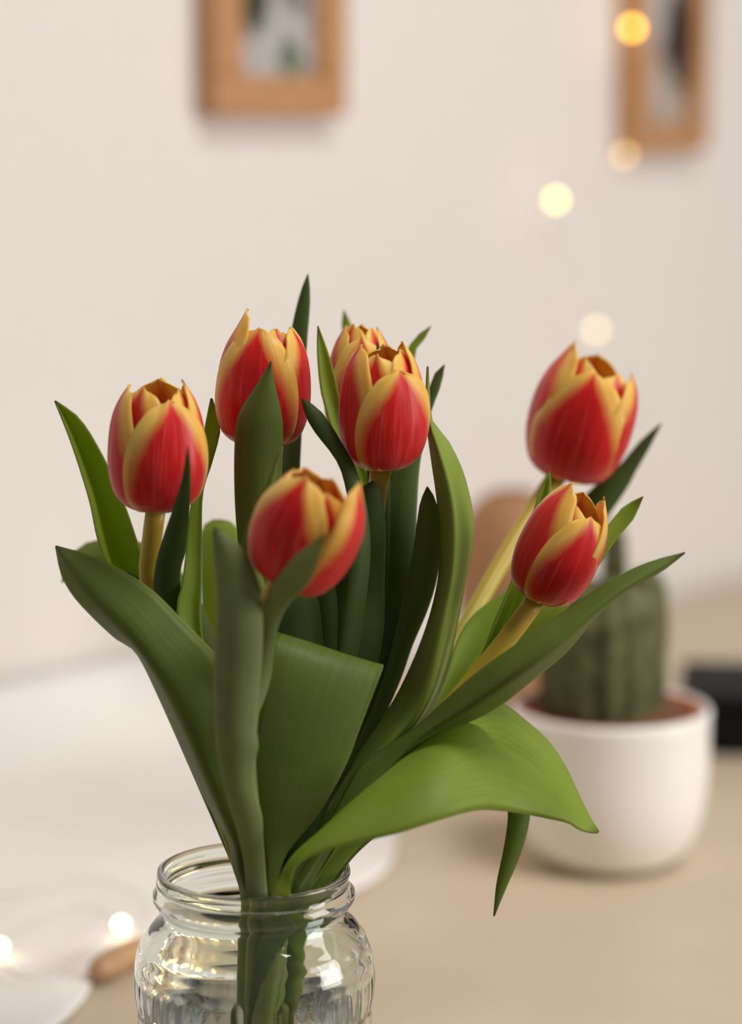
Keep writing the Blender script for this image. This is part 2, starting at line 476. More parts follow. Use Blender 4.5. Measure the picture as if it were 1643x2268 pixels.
# screw thread bead on the neck
pts = [JC + Vector((0.0408 * math.cos(a), 0.0408 * math.sin(a), H - 0.0045 - 0.003 * (a - 2.2) / 3.0)) for a in [2.2 + 3.2 * i / 40 for i in range(41)]]
V, F = tube(pts, [0.0008 * math.sin(math.pi * (i + .5) / 41) + 0.0002 for i in range(41)], 8)
obj('thread', V, F, M_GLASS, jar)
WL = H - 0.0625                                             # water level
wi = [(r - 0.0004, z + 0.0003) for r, z in inner if z < WL - 0.002][::-1]
wp = [(max(1e-5, r), z) for r, z in wi] + [(0.0474, WL - 0.0012), (0.0476, WL), (0.045, WL - 0.0008), (0.02, WL - 0.001), (1e-5, WL - 0.001)]
V, F = lathe(wp, JC, 96)
wat = obj('water', V, F, M_WATER); tag(wat, 'clear water in the lower part of the glass jar', 'water')

# ------------------------------------------------------------------ tulips
def solidify(o, th, moff=0, off=0.0):
    m = o.modifiers.new('thickness', 'SOLIDIFY'); m.thickness = th; m.offset = off; m.material_offset = moff
    return o
NL = 44
# fine placing of the blades and stems, in the order they are built: four depth offsets in cm (first to last point of the
# list) so that they pass in front of and behind each other and through the jar mouth, and a sideways shift in px low down
PLACE = {
    0: (0.00, 0.63, 0.33, 0.52, 0),
    1: (0.84, 0.92, 1.11, 1.23, 0),
    2: (0.80, 0.87, 0.00, -0.66, 0),
    3: (-0.49, -0.72, -0.33, -0.92, 0),
    4: (0.00, 0.48, 0.97, 0.37, 0),
    5: (0.04, 0.62, 1.00, 1.18, 0),
    6: (0.83, 0.53, 0.34, 0.33, 0),
    7: (0.00, -0.28, 0.29, 0.02, 0),
    8: (1.23, 0.17, 0.04, -1.14, 0),
    9: (0.51, 0.53, 1.14, 0.47, 0),
    10: (-0.68, -0.74, -0.82, 0.14, 0),
    11: (0.00, 0.05, 0.38, 0.53, -3),
    12: (-1.17, -0.40, 0.34, 0.58, -21),
    13: (0.94, 0.64, 1.04, 1.87, 7),
    14: (-0.06, 0.94, 1.47, 2.40, -31),
    15: (1.07, 0.52, 0.92, 0.70, -19),
    16: (-0.07, 0.83, 1.04, 1.19, -6),
    17: (0.00, -0.57, -0.29, 0.18, 0),
    18: (-1.01, -1.40, -1.71, -1.07, 0),
    19: (-0.12, -0.04, -2.38, -1.88, 0),
    20: (1.10, 1.16, 0.49, 0.18, 0),
    22: (0.00, -0.43, -1.24, -0.84, 0),
    23: (-2.01, -2.60, -0.65, -2.29, 0),
    24: (0.27, -0.10, 0.31, -0.61, 0),
    25: (0.10, -0.68, -1.58, -2.24, 0),
    26: (0.00, -1.27, -0.36, -0.37, 1),
    27: (0.80, 0.85, 1.16, 1.82, 10),
    28: (1.05, 0.45, 0.13, -0.89, 10),
    29: (-2.41, -2.60, 1.00, 1.57, 0),
    30: (-0.52, -1.10, -1.77, -1.92, 10),
    31: (-0.95, -0.74, -0.16, -0.11, 0),
    32: (1.61, 1.30, 1.51, 1.49, 0),
    33: (0.66, 1.19, 1.29, 1.13, 0),
    34: (0.41, 1.12, 0.95, 1.40, 0),
    35: (0.57, 0.53, 0.38, -0.54, 0),
    36: (-1.8, -0.1, 0.29, -0.64, 0),
    37: (0.37, 0.22, 0.11, -0.64, 0),
    38: (-1.21, -0.88, -0.99, -0.81, -1),
    39: (-0.55, -0.88, -0.88, -0.17, 0),
}
REG = []
def place(i, s):
    q = PLACE.get(i, (0, 0, 0, 0, 0))
    x = min(2.9999, max(0.0, s * 3)); j = int(x); t = x - j; t = t * t * (3 - 2 * t)
    return q[j] * (1 - t) + q[j + 1] * t, q[4] * max(0.0, min(1.0, (s - 0.45) / 0.3))
def leaf(t, L, R, K=None, cup=0.12, mat=None, kL=(0, 0, 0), kR=None, kK=None, wave=0.0):
    """blade of a tulip leaf. L, R: edges from tip to base as photo pixels, K: optional keel (fold) line.
    kL, kR, kK: depth in cm behind the focus plane at tip, middle, base. cup: bulge towards the camera / width."""
    kR = kR or kL
    pid = len(REG)
    geo = lambda: leaf_geo(pid, L, R, K, cup, kL, kR, kK, wave)
    V, U, F = geo()
    o = obj('leaf', V, F, mat or M_LEAF, t, uvs=U)
    REG.append((t.name, 'leaf', geo))
    return solidify(o, 0.0009)
def leaf_geo(pid, L, R, K, cup, kL, kR, kK, wave):
    def edge(E, kk):
        A = [Vector((e[0], e[1], 0)) for e in E]
        Q = catmull(A, NL)
        out = []
        for i, q in enumerate(Q):
            s = i / (NL - 1)
            k = kk[0] * (1 - s) * (1 - 2 * s) + kk[1] * 4 * s * (1 - s) + kk[2] * s * (2 * s - 1)
            dk, dx = place(pid, s)
            out.append(pk(q.x + dx, q.y, k + dk))
        return out
    EL, ER = edge(L, kL), edge(R, kR)
    EK = edge(K, kK or tuple((a + b) / 2 - 0.5 for a, b in zip(kL, kR))) if K else None
    n = 12
    V, U, F = [], [], []
    for i in range(NL):
        a, b = EL[i], ER[i]
        wv = (b - a).length
        row = []
        for j in range(n + 1):
            s = j / n
            if EK:
                # smooth fold through the keel
                kq = EK[i]
                p = a.lerp(kq, s * 2) if s < 0.5 else kq.lerp(b, s * 2 - 1)
            else:
                p = a.lerp(b, s) - FWD * (cup * wv * 4 * s * (1 - s))
            row.append(p)
        if EK:
            sm = list(row)
            for _ in range(2):
                sm = [sm[0]] + [(sm[j - 1] + sm[j] * 2 + sm[j + 1]) / 4 for j in range(1, n)] + [sm[-1]]
            row = sm
        for j, p in enumerate(row):
            if wave: p = p - FWD * (wave * math.sin(i * 0.55 + j * 0.2) * (abs(j / n - 0.5) * 2) ** 2)
            V.append(p); U.append((j / n, 1 - i / (NL - 1)))
    for i in range(NL - 1):
        for j in range(n):
            q = i * (n + 1) + j
            F.append((q, q + n + 1, q + n + 2, q + 1))
    return V, U, F
def ribbon(t, C, wid, normal=None, cup=0.12, mat=None):
    """arching leaf from a centre line [(x, y, k)] tip to base, widths in cm and blade normals (right, up, toward camera)"""
    pid = len(REG)
    geo = lambda: ribbon_geo(pid, C, wid, normal, cup)
    V, U, F = geo()
    o = obj('leaf', V, F, mat or M_LEAF, t, uvs=U)
    REG.append((t.name, 'leaf', geo))
    return solidify(o, 0.0009)
def placed(pid, C):
    out = []
    for i, (x, y, k) in enumerate(C):
        dk, dx = place(pid, i / (len(C) - 1))
        out.append(pk(x + dx, y, k + dk))
    return out
def ribbon_geo(pid, C, wid, normal, cup):
    cl = catmull(placed(pid, C), NL)
    n = 10
    V, U, F = [], [], []
    for i in range(NL):
        s = i / (NL - 1)
        T = (cl[min(i + 1, NL - 1)] - cl[max(i - 1, 0)]).normalized()
        a, b = normal[0], normal[1]
        nn = Vector(a).lerp(Vector(b), s)
        N = (RGT * nn[0] + UPV * nn[1] - FWD * nn[2])
        N = (N - T * N.dot(T)).normalized()
        B = T.cross(N)
        ww = interp(wid, s) / 100
        for j in range(n + 1):
            u = j / n * 2 - 1
            V.append(cl[i] + B * (u * ww / 2) + N * (-cup * ww * u * u))
            U.append((j / n, 1 - s))
    for i in range(NL - 1):
        for j in range(n):
            q = i * (n + 1) + j
            F.append((q, q + n + 1, q + n + 2, q + 1))
    return V, U, F

def stem(t, C, r=0.0039):
    pid = len(REG)
    def geo():
        pts = catmull(placed(pid, C), 40)
        V, F = tube(pts, [r * (1.0 + 0.12 * math.cos(i * 0.2)) for i in range(40)], 12)
        return V, None, F
    V, _, F = geo()
    REG.append((t.name, 'stem', geo))
    return obj('stem', V, F, M_STEM, t, uvs=[(j / 12, i / 39) for i in range(40) for j in range(12)])

RT = [(0, 0.10), (0.05, 0.40), (0.12, 0.66), (0.22, 0.87), (0.38, 1.0), (0.55, 0.99), (0.72, 0.89), (0.86, 0.71), (1.0, 0.42), (1.15, 0.14)]
ZT = [(0, 0.0), (0.05, 0.012), (0.12, 0.05), (0.22, 0.14), (0.38, 0.33), (0.55, 0.52), (0.72, 0.71), (0.86, 0.86), (1.0, 1.0)]
WT_ = [(0, 0.24), (0.08, 0.56), (0.22, 0.88), (0.40, 1.0), (0.58, 0.95), (0.74, 0.78), (0.87, 0.54), (0.95, 0.36), (0.985, 0.22), (1.0, 0.07)]
def flower(t, base, top, Hc, Rc, petals, seed=0):
    """petals: (phi deg, 0 = facing the camera, + to the right; height scale; outward tilt deg; width scale; radius scale; tip curl)"""
    B = pk(*base); A = (pk(*top) - B).normalized()
    ec = -FWD; ec = (ec - A * ec.dot(A)).normalized()
    er = A.cross(ec) * -1
    if er.dot(RGT) < 0: er = -er
    Hm, Rm = Hc / 100, Rc / 100
    nv, nu = 30, 14
    for q, (phi, hs, tilt, ws, rs, curl) in enumerate(petals):
        ph = math.radians(phi)
        er_ = ec * math.cos(ph) + er * math.sin(ph)          # radial
        et = -ec * math.sin(ph) + er * math.cos(ph)          # tangential
        V, U, F = [], [], []
        tl = math.radians(tilt)
        flat = 0.12 if abs(phi) < 50 else 0.22
        for i in range(nv + 1):
            v = i / nv
            v = 1 - (1 - v) ** 1.25
            vv = v * hs
            r = interp(RT, vv) * Rm * rs
            z = interp(ZT, v) * Hm * hs
            r += Rm * curl * max(0, v - 0.6) ** 2 * 4
            wv = max(0.0, interp(WT_, v)) * Rm * ws * 0.98
            rho = max(0.55 * Rm, r) * (1.0 + flat * max(0.0, v - 0.5) * 2)
            for j in range(nu + 1):
                u = j / nu * 2 - 1
                s = u * wv
                a = s / rho
                x = r - rho + rho * math.cos(a) + 0.0
                y = rho * math.sin(a)
                zz = z - 0.035 * Hm * hs * u * u * (v > 0.9) * (v - 0.9) * 10
                nz = noise.noise(Vector((u * 1.3 + q * 7.1, v * 2.5, seed * 3.7)))
                x += nz * 0.025 * Rm * min(1, v * 4)
                zz += noise.noise(Vector((u * 2.5 + q * 3.3, 5.0, seed))) * 0.025 * Hm * v ** 3
                # central crease
                x -= 0.025 * Rm * math.exp(-(u / 0.12) ** 2) * min(1, v * 3)
                # outward tilt about the base
                x2 = x * math.cos(tl) + zz * math.sin(tl)
                z2 = zz * math.cos(tl) - x * math.sin(tl)
                V.append(B + er_ * x2 + et * y + A * z2)
                U.append((j / nu, v))
        for i in range(nv):
            for j in range(nu):
                k = i * (nu + 1) + j
                F.append((k, k + 1, k + nu + 2, k + nu + 1))
        o = obj('petal', V, F, [M_PET_O, M_PET_I], t, uvs=U)
        # outside must be the first slot: face normals point outwards
        me = o.data
        cpt = sum((p.normal.dot(er_) for p in me.polygons))
        if cpt < 0: me.flip_normals()
        solidify(o, 0.0007, 1, -1.0)
    # pistil and stamens inside the cup
    V, F = tube([B + A * z for z in (0.0, 0.006, 0.014, 0.018)], [0.003, 0.003, 0.0028, 0.0036], 8)
    obj('pistil', V, F, M_STEM, t, uvs=[(0, 0.8)] * len(V))

def tulip(label, base):
    p = pk(*base)
    return thing('tulip', p, label, 'tulip', 'tulips in the glass jar')
# stems reach down through the neck to the jar floor
def tail(x0, k0, x1, k1): return [(x0, 1960, k0), ((x0 + x1) / 2, 2090, (k0 + k1) / 2), (x1, 2290, k1), (x1 - 14, 2500, k1)]

# --- T1: flower on the left
t1 = tulip('red and yellow tulip with a thin dark leaf tip crossing the foot of its bloom', (560, 2440, 1))
stem(t1, [(345, 1128, -2), (336, 1200, -1.4), (330, 1290, -0.6), (370, 1480, 0), (450, 1700, 0.2)] + tail(548, 0, 545, 1))
flower(t1, (345, 1132, -2), (350, 830, -2.9), 5.5, 2.17,
       [(25, 0.88, 0, 1.05, 1.0, 0), (-76, 0.97, 1, 0.98, 0.93, 0.10), (100, 1.0, 1, 1.0, 0.93, 0.10),
        (-32, 0.96, 0, 0.95, 0.86, 0.03), (68, 0.95, 0, 0.9, 0.86, 0), (180, 1.0, 0, 1.0, 0.88, 0)], 1)
leaf(t1, [(122, 888), (160, 985), (198, 1105), (216, 1190), (240, 1260), (300, 1420), (400, 1650), (500, 1880), (545, 1990)],
     [(122, 888), (178, 930), (232, 1020), (272, 1110), (300, 1190), (322, 1260), (380, 1420), (470, 1650), (540, 1870), (570, 1990)],
     [(122, 888), (163, 960), (212, 1080), (236, 1170), (262, 1270), (330, 1430), (425, 1660), (515, 1880), (556, 1990)],
     mat=M_LEAF_L, kL=(0.5, 0.2, 0.5), kR=(0.5, 1.0, 0.5), kK=(0.6, 3.2, 0.8))
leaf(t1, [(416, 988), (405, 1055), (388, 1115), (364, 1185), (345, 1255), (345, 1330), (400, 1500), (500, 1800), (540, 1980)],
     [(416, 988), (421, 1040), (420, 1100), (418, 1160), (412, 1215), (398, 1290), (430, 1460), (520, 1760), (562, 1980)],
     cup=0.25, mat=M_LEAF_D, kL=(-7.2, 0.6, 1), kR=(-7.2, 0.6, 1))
leaf(t1, [(467, 882), (452, 960), (440, 1050), (424, 1120), (416, 1200), (405, 1290), (394, 1370), (440, 1600), (520, 1850), (550, 1990)],
     [(469, 882), (487, 945), (470, 1020), (449, 1090), (446, 1180), (446, 1290), (448, 1410), (500, 1640), (555, 1850), (575, 1990)],
     cup=-0.25, mat=M_LEAF_L, kL=(1.4, -0.4, 0.5), kR=(1.4, 0, 0.5))

# --- T2: tall flower, centre left
t2 = tulip('red and yellow tulip with a broad green leaf standing in front of its bloom', (590, 2440, 1.5))
stem(t2, [(580, 985, 1), (585, 1100, 1.4), (590, 1300, 1.6), (595, 1600, 1.5)] + tail(606, 1, 585, 1.5))
flower(t2, (580, 988, 0.8), (588, 700, 0), 5.25, 2.12,
       [(-12, 0.98, 0, 1.06, 1.0, 0), (-80, 1.13, 4, 0.92, 0.86, 0.06), (76, 1.0, 3, 0.96, 0.91, 0.06),
        (34, 0.97, 0, 0.92, 0.87, 0), (-140, 0.88, 0, 0.9, 0.87, 0), (165, 0.92, 0, 1.0, 0.86, 0)], 2)
leaf(t2, [(600, 800), (580, 836), (555, 875), (535, 906), (524, 940), (520, 1010), (521, 1100), (527, 1190), (540, 1300), (560, 1500), (580, 1750), (590, 1990)],
     [(600, 800), (607, 850), (617, 892), (625, 940), (624, 1000), (622, 1080), (620, 1180), (620, 1300), (622, 1500), (620, 1750), (612, 1990)],
     cup=0.22, mat=M_LEAF, kL=(-2.2, -1.2, 0), kR=(-2.2, -1.2, 0))
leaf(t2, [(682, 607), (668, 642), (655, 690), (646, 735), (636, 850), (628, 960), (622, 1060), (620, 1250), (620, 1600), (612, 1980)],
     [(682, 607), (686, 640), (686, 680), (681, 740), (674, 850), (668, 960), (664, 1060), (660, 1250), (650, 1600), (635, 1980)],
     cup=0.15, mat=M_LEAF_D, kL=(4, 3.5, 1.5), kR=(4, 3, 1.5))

# --- T3: centre flower
t3 = tulip('sharp deep red and yellow tulip in the middle, overlapping the paler bloom behind', (620, 2440, 0.5))
stem(t3, [(842, 1040, 0.5), (832, 1120, 1.6), (800, 1350, 1.6), (730, 1650, 1)] + tail(640, 0.5, 600, 0.5))
flower(t3, (848, 1040, -0.4), (846, 740, -1.4), 5.45, 1.98,
       [(28, 0.81, 0, 1.14, 1.0, 0), (-66, 0.99, 0, 0.98, 0.95, 0.12), (104, 1.0, 0, 1.05, 0.94, 0.08),
        (-14, 0.92, 0, 0.98, 0.89, 0), (60, 0.95, 0, 0.95, 0.86, 0), (170, 0.96, 0, 1.0, 0.86, 0)], 3)
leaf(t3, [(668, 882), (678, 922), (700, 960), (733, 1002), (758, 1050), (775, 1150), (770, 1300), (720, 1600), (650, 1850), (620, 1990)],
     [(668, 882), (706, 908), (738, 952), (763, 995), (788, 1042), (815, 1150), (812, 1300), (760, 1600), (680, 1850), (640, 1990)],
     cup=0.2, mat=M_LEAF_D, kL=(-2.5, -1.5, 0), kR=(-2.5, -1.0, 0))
leaf(t3, [(947, 812), (944, 870), (945, 930), (955, 1010), (968, 1100), (975, 1180), (974, 1260), (958, 1345), (930, 1430), (890, 1520), (848, 1592), (800, 1662), (745, 1750), (680, 1850), (625, 1980)],
     [(947, 812), (950, 870), (956, 932), (990, 975), (1022, 1040), (1041, 1110), (1048, 1170), (1045, 1215), (1033, 1270), (1018, 1345), (1003, 1425), (982, 1510), (945, 1590), (880, 1680), (780, 1800), (660, 1980)],
     [(947, 812), (947, 870), (950, 930), (975, 1010), (998, 1095), (1007, 1180), (1002, 1275), (985, 1360), (968, 1435), (946, 1525), (915, 1592), (850, 1665), (765, 1770), (650, 1980)],
     mat=M_LEAF_M, kL=(0, 0.8, 0), kR=(0, 1.6, 0), kK=(0, -3.0, -0.4))
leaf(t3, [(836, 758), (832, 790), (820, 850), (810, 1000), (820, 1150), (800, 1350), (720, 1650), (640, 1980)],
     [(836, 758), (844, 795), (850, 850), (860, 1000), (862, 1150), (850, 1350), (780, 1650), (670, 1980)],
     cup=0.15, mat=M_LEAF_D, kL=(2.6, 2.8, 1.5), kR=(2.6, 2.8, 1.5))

# --- T4: paler flower behind the centre one
t4 = tulip('paler yellow-topped tulip half hidden behind the sharp deep red bloom', (650, 2440, 2.5))
stem(t4, [(800, 1005, 4.6), (806, 1150, 4.2), (780, 1400, 3.5), (720, 1680, 3)] + tail(665, 2.2, 615, 2.5))
flower(t4, (800, 1005, 4.6), (800, 700, 3.7), 5.7, 1.72,
       [(0, 0.93, 0, 1.0, 1.0, 0), (-74, 1.0, 0, 1.0, 0.94, 0.05), (86, 0.98, 0, 1.0, 0.94, 0),
        (42, 0.99, 0, 0.95, 0.88, 0), (-38, 1.02, 0, 0.95, 0.88, 0), (180, 1.0, 0, 1.0, 0.88, 0)], 4)
leaf(t4, [(704, 722), (703, 780), (710, 860), (724, 915), (745, 985), (780, 1080), (780, 1300), (730, 1600), (650, 1980)],
     [(704, 722), (726, 780), (741, 835), (755, 900), (775, 985), (825, 1080), (830, 1300), (780, 1600), (680, 1980)],
     cup=-0.2, mat=M_LEAF_L, kL=(3.2, 3, 2), kR=(3.2, 3.4, 2))
leaf(t4, [(761, 686), (757, 705), (760, 750), (775, 900), (800, 1150), (760, 1600), (660, 1980)],
     [(761, 686), (771, 702), (785, 750), (820, 900), (850, 1150), (800, 1600), (658, 1980)],
     cup=0.1, mat=M_LEAF_L, kL=(8, 7, 2.4), kR=(8, 7, 2.4))
leaf(t4, [(955, 722), (928, 740), (905, 770), (880, 840), (860, 1000), (850, 1200), (790, 1550), (658, 1980)],
     [(955, 722), (940, 750), (920, 778), (915, 850), (915, 1000), (905, 1200), (840, 1550), (672, 1980)],
     cup=0.1, mat=M_LEAF_L, kL=(6, 5, 2.4), kR=(6, 5, 2.4))
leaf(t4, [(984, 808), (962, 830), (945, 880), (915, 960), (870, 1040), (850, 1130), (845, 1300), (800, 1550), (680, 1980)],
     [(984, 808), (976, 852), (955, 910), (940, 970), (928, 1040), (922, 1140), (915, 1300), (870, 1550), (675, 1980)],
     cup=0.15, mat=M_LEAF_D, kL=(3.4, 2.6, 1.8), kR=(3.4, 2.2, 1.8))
leaf(t4, [(946, 1078), (932, 1110), (925, 1150), (914, 1230), (894, 1325), (868, 1435), (838, 1535), (795, 1640), (720, 1780), (640, 1980)],
     [(946, 1078), (960, 1100), (972, 1140), (976, 1190), (974, 1235), (962, 1300), (942, 1360), (912, 1430), (884, 1510), (845, 1600), (770, 1750), (680, 1980)],
     cup=0.18, mat=M_LEAF, kL=(1.6, 1.2, 1), kR=(1.6, 1.6, 1))

# --- T5: nearest flower, centre front
t5 = tulip('tulip with one petal opened aside, nestled lowest among the front leaves', (560, 2440, -1))
stem(t5, [(625, 1282, -6.6), (590, 1350, -5.6), (575, 1500, -3.5), (580, 1750, -1.8)] + tail(575, -0.8, 560, -1))
flower(t5, (632, 1284, -6.6), (712, 1010, -8.6), 4.75, 1.95,
       [(-22, 1.0, 0, 1.14, 1.0, 0), (-98, 0.96, 0, 1.05, 0.94, 0), (74, 1.13, 16, 1.02, 0.95, 0.0),
        (34, 0.94, 2, 0.95, 0.88, 0), (135, 0.94, 0, 0.95, 0.88, 0), (-150, 0.96, 0, 1.0, 0.88, 0)], 5)
leaf(t5, [(474, 1168), (472, 1200), (477, 1265), (481, 1350), (476, 1450), (474, 1550), (478, 1640), (492, 1720), (507, 1780), (521, 1822), (531, 1862), (541, 1910), (548, 1990)],
     [(474, 1168), (508, 1188), (545, 1230), (572, 1300), (580, 1350), (580, 1440), (574, 1520), (568, 1580), (566, 1612), (571, 1650), (562, 1690), (560, 1730), (570, 1772), (580, 1812), (581, 1850), (585, 1900), (590, 1990)],
     cup=0.22, mat=M_LEAF_G, kL=(-7, -5, -2.2), kR=(-7, -5, -2.2))
leaf(t5, [(722, 1180), (664, 1222), (614, 1280), (588, 1335), (576, 1400), (560, 1520), (545, 1640), (545, 1800), (560, 1990)],
     [(722, 1180), (706, 1235), (688, 1285), (640, 1336), (615, 1385), (605, 1440), (598, 1500), (584, 1550), (570, 1590), (565, 1700), (580, 1850), (592, 1990)],
     cup=0.2, mat=M_LEAF_G, kL=(-12, -4.0, -1.2), kR=(-12, -3.6, -1.2))
leaf(t5, [(616, 1004), (592, 1068), (562, 1120), (541, 1180), (533, 1225), (552, 1290), (565, 1380), (560, 1600), (570, 1980)],
     [(616, 1004), (606, 1075), (588, 1130), (568, 1190), (566, 1240), (590, 1310), (600, 1400), (590, 1600), (595, 1980)],
     cup=0.25, mat=M_LEAF, kL=(-5.2, -4.2, -1), kR=(-5.2, -4.2, -1))
def bent_leaf(t):
    """front blade: rises to a rounded bend, then folds back down behind itself"""
    # (left x, y, k), (right x, y, k), base -> bend -> hidden tip
    data = [((594, 1990, -3.0), (606, 1990, -3.0)), ((590, 1900, -3.2), (632, 1895, -3.0)), ((572, 1800, -3.6), (704, 1802, -3.2)),
            ((560, 1700, -4.0), (762, 1700, -3.3)), ((566, 1600, -4.2), (800, 1602, -3.2)), ((586, 1500, -4.2), (832, 1520, -2.9)),
            ((598, 1430, -3.8), (846, 1484, -2.4)), ((608, 1408, -3.2), (848, 1474, -1.9)), ((620, 1404, -2.5), (842, 1476, -1.5)), ((632, 1425, -1.9), (828, 1490, -1.2)),
            ((650, 1500, -1.4), (806, 1545, -1.0)), ((690, 1600, -1.3), (780, 1610, -1.2)), ((735, 1670, -1.4), (737, 1670, -1.4))]
    pid = len(REG)
    def geo():
        Ls = catmull(placed(pid, [a for a, b in data]), 60); Rs = catmull(placed(pid, [b for a, b in data]), 60)
        V, U, F = [], [], []
        n = 14
        for i in range(60):
            a, b = Ls[i], Rs[i]
            wv = (b - a).length
            lift = math.exp(-((i / 59 - 0.55) / 0.12) ** 2)
            for j in range(n + 1):
                s = j / n
                p = a.lerp(b, s) - FWD * (0.07 * wv * 4 * s * (1 - s)) + UPV * (lift * 0.0030 * math.sin(math.pi * s) * (1 - 0.9 * s))
                V.append(p); U.append((s, 0.9 * i / 59))
        for i in range(59):
            for j in range(n):
                q = i * (n + 1) + j
                F.append((q, q + 1, q + n + 2, q + n + 1))
        return V, U, F
    V, U, F = geo()
    REG.append((t.name, 'leaf', geo))
    o = obj('leaf', V, F, M_LEAF, t, uvs=U)
    solidify(o, 0.0009)
bent_leaf(t5)

# --- T6: sharp flower on the right
t6 = tulip('small sharp tulip leaning over the long arching pointed leaf', (600, 2440, -1))
stem(t6, [(1186, 1326, 0), (1160, 1365, 0), (1110, 1430, 0), (980, 1580, 0), (820, 1750, 0), (700, 1880, -0.3)] + tail(640, -0.6, 580, -1))
flower(t6, (1190, 1328, 0), (1292, 1078, -1.2), 5.05, 1.80,
       [(34, 0.87, 0, 1.12, 1.0, 0), (-58, 1.05, 0, 1.08, 0.95, 0.07), (102, 1.02, 4, 1.0, 0.94, 0.06),
        (-8, 0.92, 0, 0.95, 0.88, 0), (165, 0.98, 0, 1.0, 0.87, 0), (-130, 0.95, 0, 1.0, 0.88, 0)], 6)
leaf(t6, [(1516, 1224), (1440, 1245), (1350, 1287), (1260, 1347), (1160, 1416), (1060, 1487), (980, 1557), (920, 1612), (860, 1652), (800, 1692), (776, 1730), (740, 1800), (640, 1980)],
     [(1516, 1224), (1462, 1266), (1385, 1310), (1315, 1370), (1255, 1442), (1195, 1492), (1120, 1552), (1060, 1588), (1000, 1614), (955, 1645), (900, 1690), (850, 1738), (800, 1795), (740, 1850), (660, 1980)],
     [(1516, 1224), (1458, 1262), (1380, 1308), (1300, 1370), (1230, 1430), (1140, 1500), (1050, 1562), (950, 1622), (895, 1668), (830, 1745), (770, 1810), (650, 1980)],
     mat=M_LEAF, kL=(-0.5, -0.5, -0.6), kR=(-0.5, 0.6, -0.2), kK=(-0.5, -2.0, -1.0))
leaf(t6, [(1216, 1043), (1196, 1090), (1178, 1145), (1150, 1230), (1128, 1300), (1098, 1370), (1062, 1458), (960, 1610), (820, 1760), (680, 1980)],
     [(1216, 1043), (1218, 1085), (1205, 1150), (1185, 1230), (1168, 1310), (1140, 1380), (1105, 1440), (1000, 1600), (860, 1760), (666, 1980)],
     [(1216, 1043), (1208, 1090), (1190, 1150), (1168, 1230), (1148, 1305), (1118, 1375), (1080, 1450), (975, 1610), (835, 1765), (658, 1980)],
     mat=M_LEAF_L, kL=(2, 1.6, 0.6), kR=(2, 1.4, 0.6), kK=(2.2, 2.4, 0.8))
leaf(t6, [(1424, 1100), (1382, 1122), (1350, 1160), (1290, 1230), (1225, 1300), (1165, 1365), (1120, 1420), (1000, 1560), (830, 1740), (680, 1980)],
     [(1424, 1100), (1402, 1150), (1368, 1190), (1320, 1260), (1262, 1340), (1205, 1400), (1140, 1460), (1030, 1580), (870, 1750), (666, 1980)],
     cup=-0.15, mat=M_LEAF_L, kL=(2.2, 2.0, 0.8), kR=(2.2, 2.2, 0.8))

# --- T7: blurred flower on the right, farthest
t7 = tulip('wide open-topped tulip set farthest back, above the brown vase', (640, 2440, 2.5))
stem(t7, [(1236, 1052, 10.8), (1205, 1095, 10.4), (1120, 1230, 9), (1040, 1370, 7.5), (930, 1560, 5), (790, 1780, 3)] + tail(690, 1.5, 630, 2.5), 0.0042)
flower(t7, (1252, 1058, 10.8), (1326, 790, 9.4), 5.9, 2.42,
       [(-4, 0.93, 1, 1.10, 1.0, 0.12), (-78, 1.10, 6, 1.05, 0.91, 0.10), (80, 0.97, 5, 1.05, 0.93, 0.10),
        (-40, 1.0, 0, 0.98, 0.87, 0.12), (42, 0.94, 1, 0.98, 0.87, 0.12), (180, 1.0, 0, 1.0, 0.90, 0)], 7)
leaf(t7, [(1464, 938), (1420, 975), (1372, 1030), (1325, 1068), (1260, 1140), (1150, 1290), (1040, 1430), (900, 1620), (675, 1980)],
     [(1464, 938), (1438, 990), (1408, 1042), (1385, 1085), (1325, 1170), (1220, 1310), (1100, 1450), (940, 1640), (692, 1980)],
     cup=0.2, mat=M_LEAF_D, kL=(11, 9.5, 2), kR=(11, 9.5, 2))
leaf(t7, [(1180, 1270), (1105, 1318), (1045, 1366), (1012, 1420), (985, 1500), (940, 1580), (830, 1730), (666, 1980)],
     [(1180, 1270), (1150, 1330), (1105, 1395), (1062, 1455), (1020, 1510), (970, 1580), (870, 1740), (675, 1980)],
     cup=-0.2, mat=M_LEAF_L, kL=(4, 3, 1.4), kR=(4, 3, 1.4))
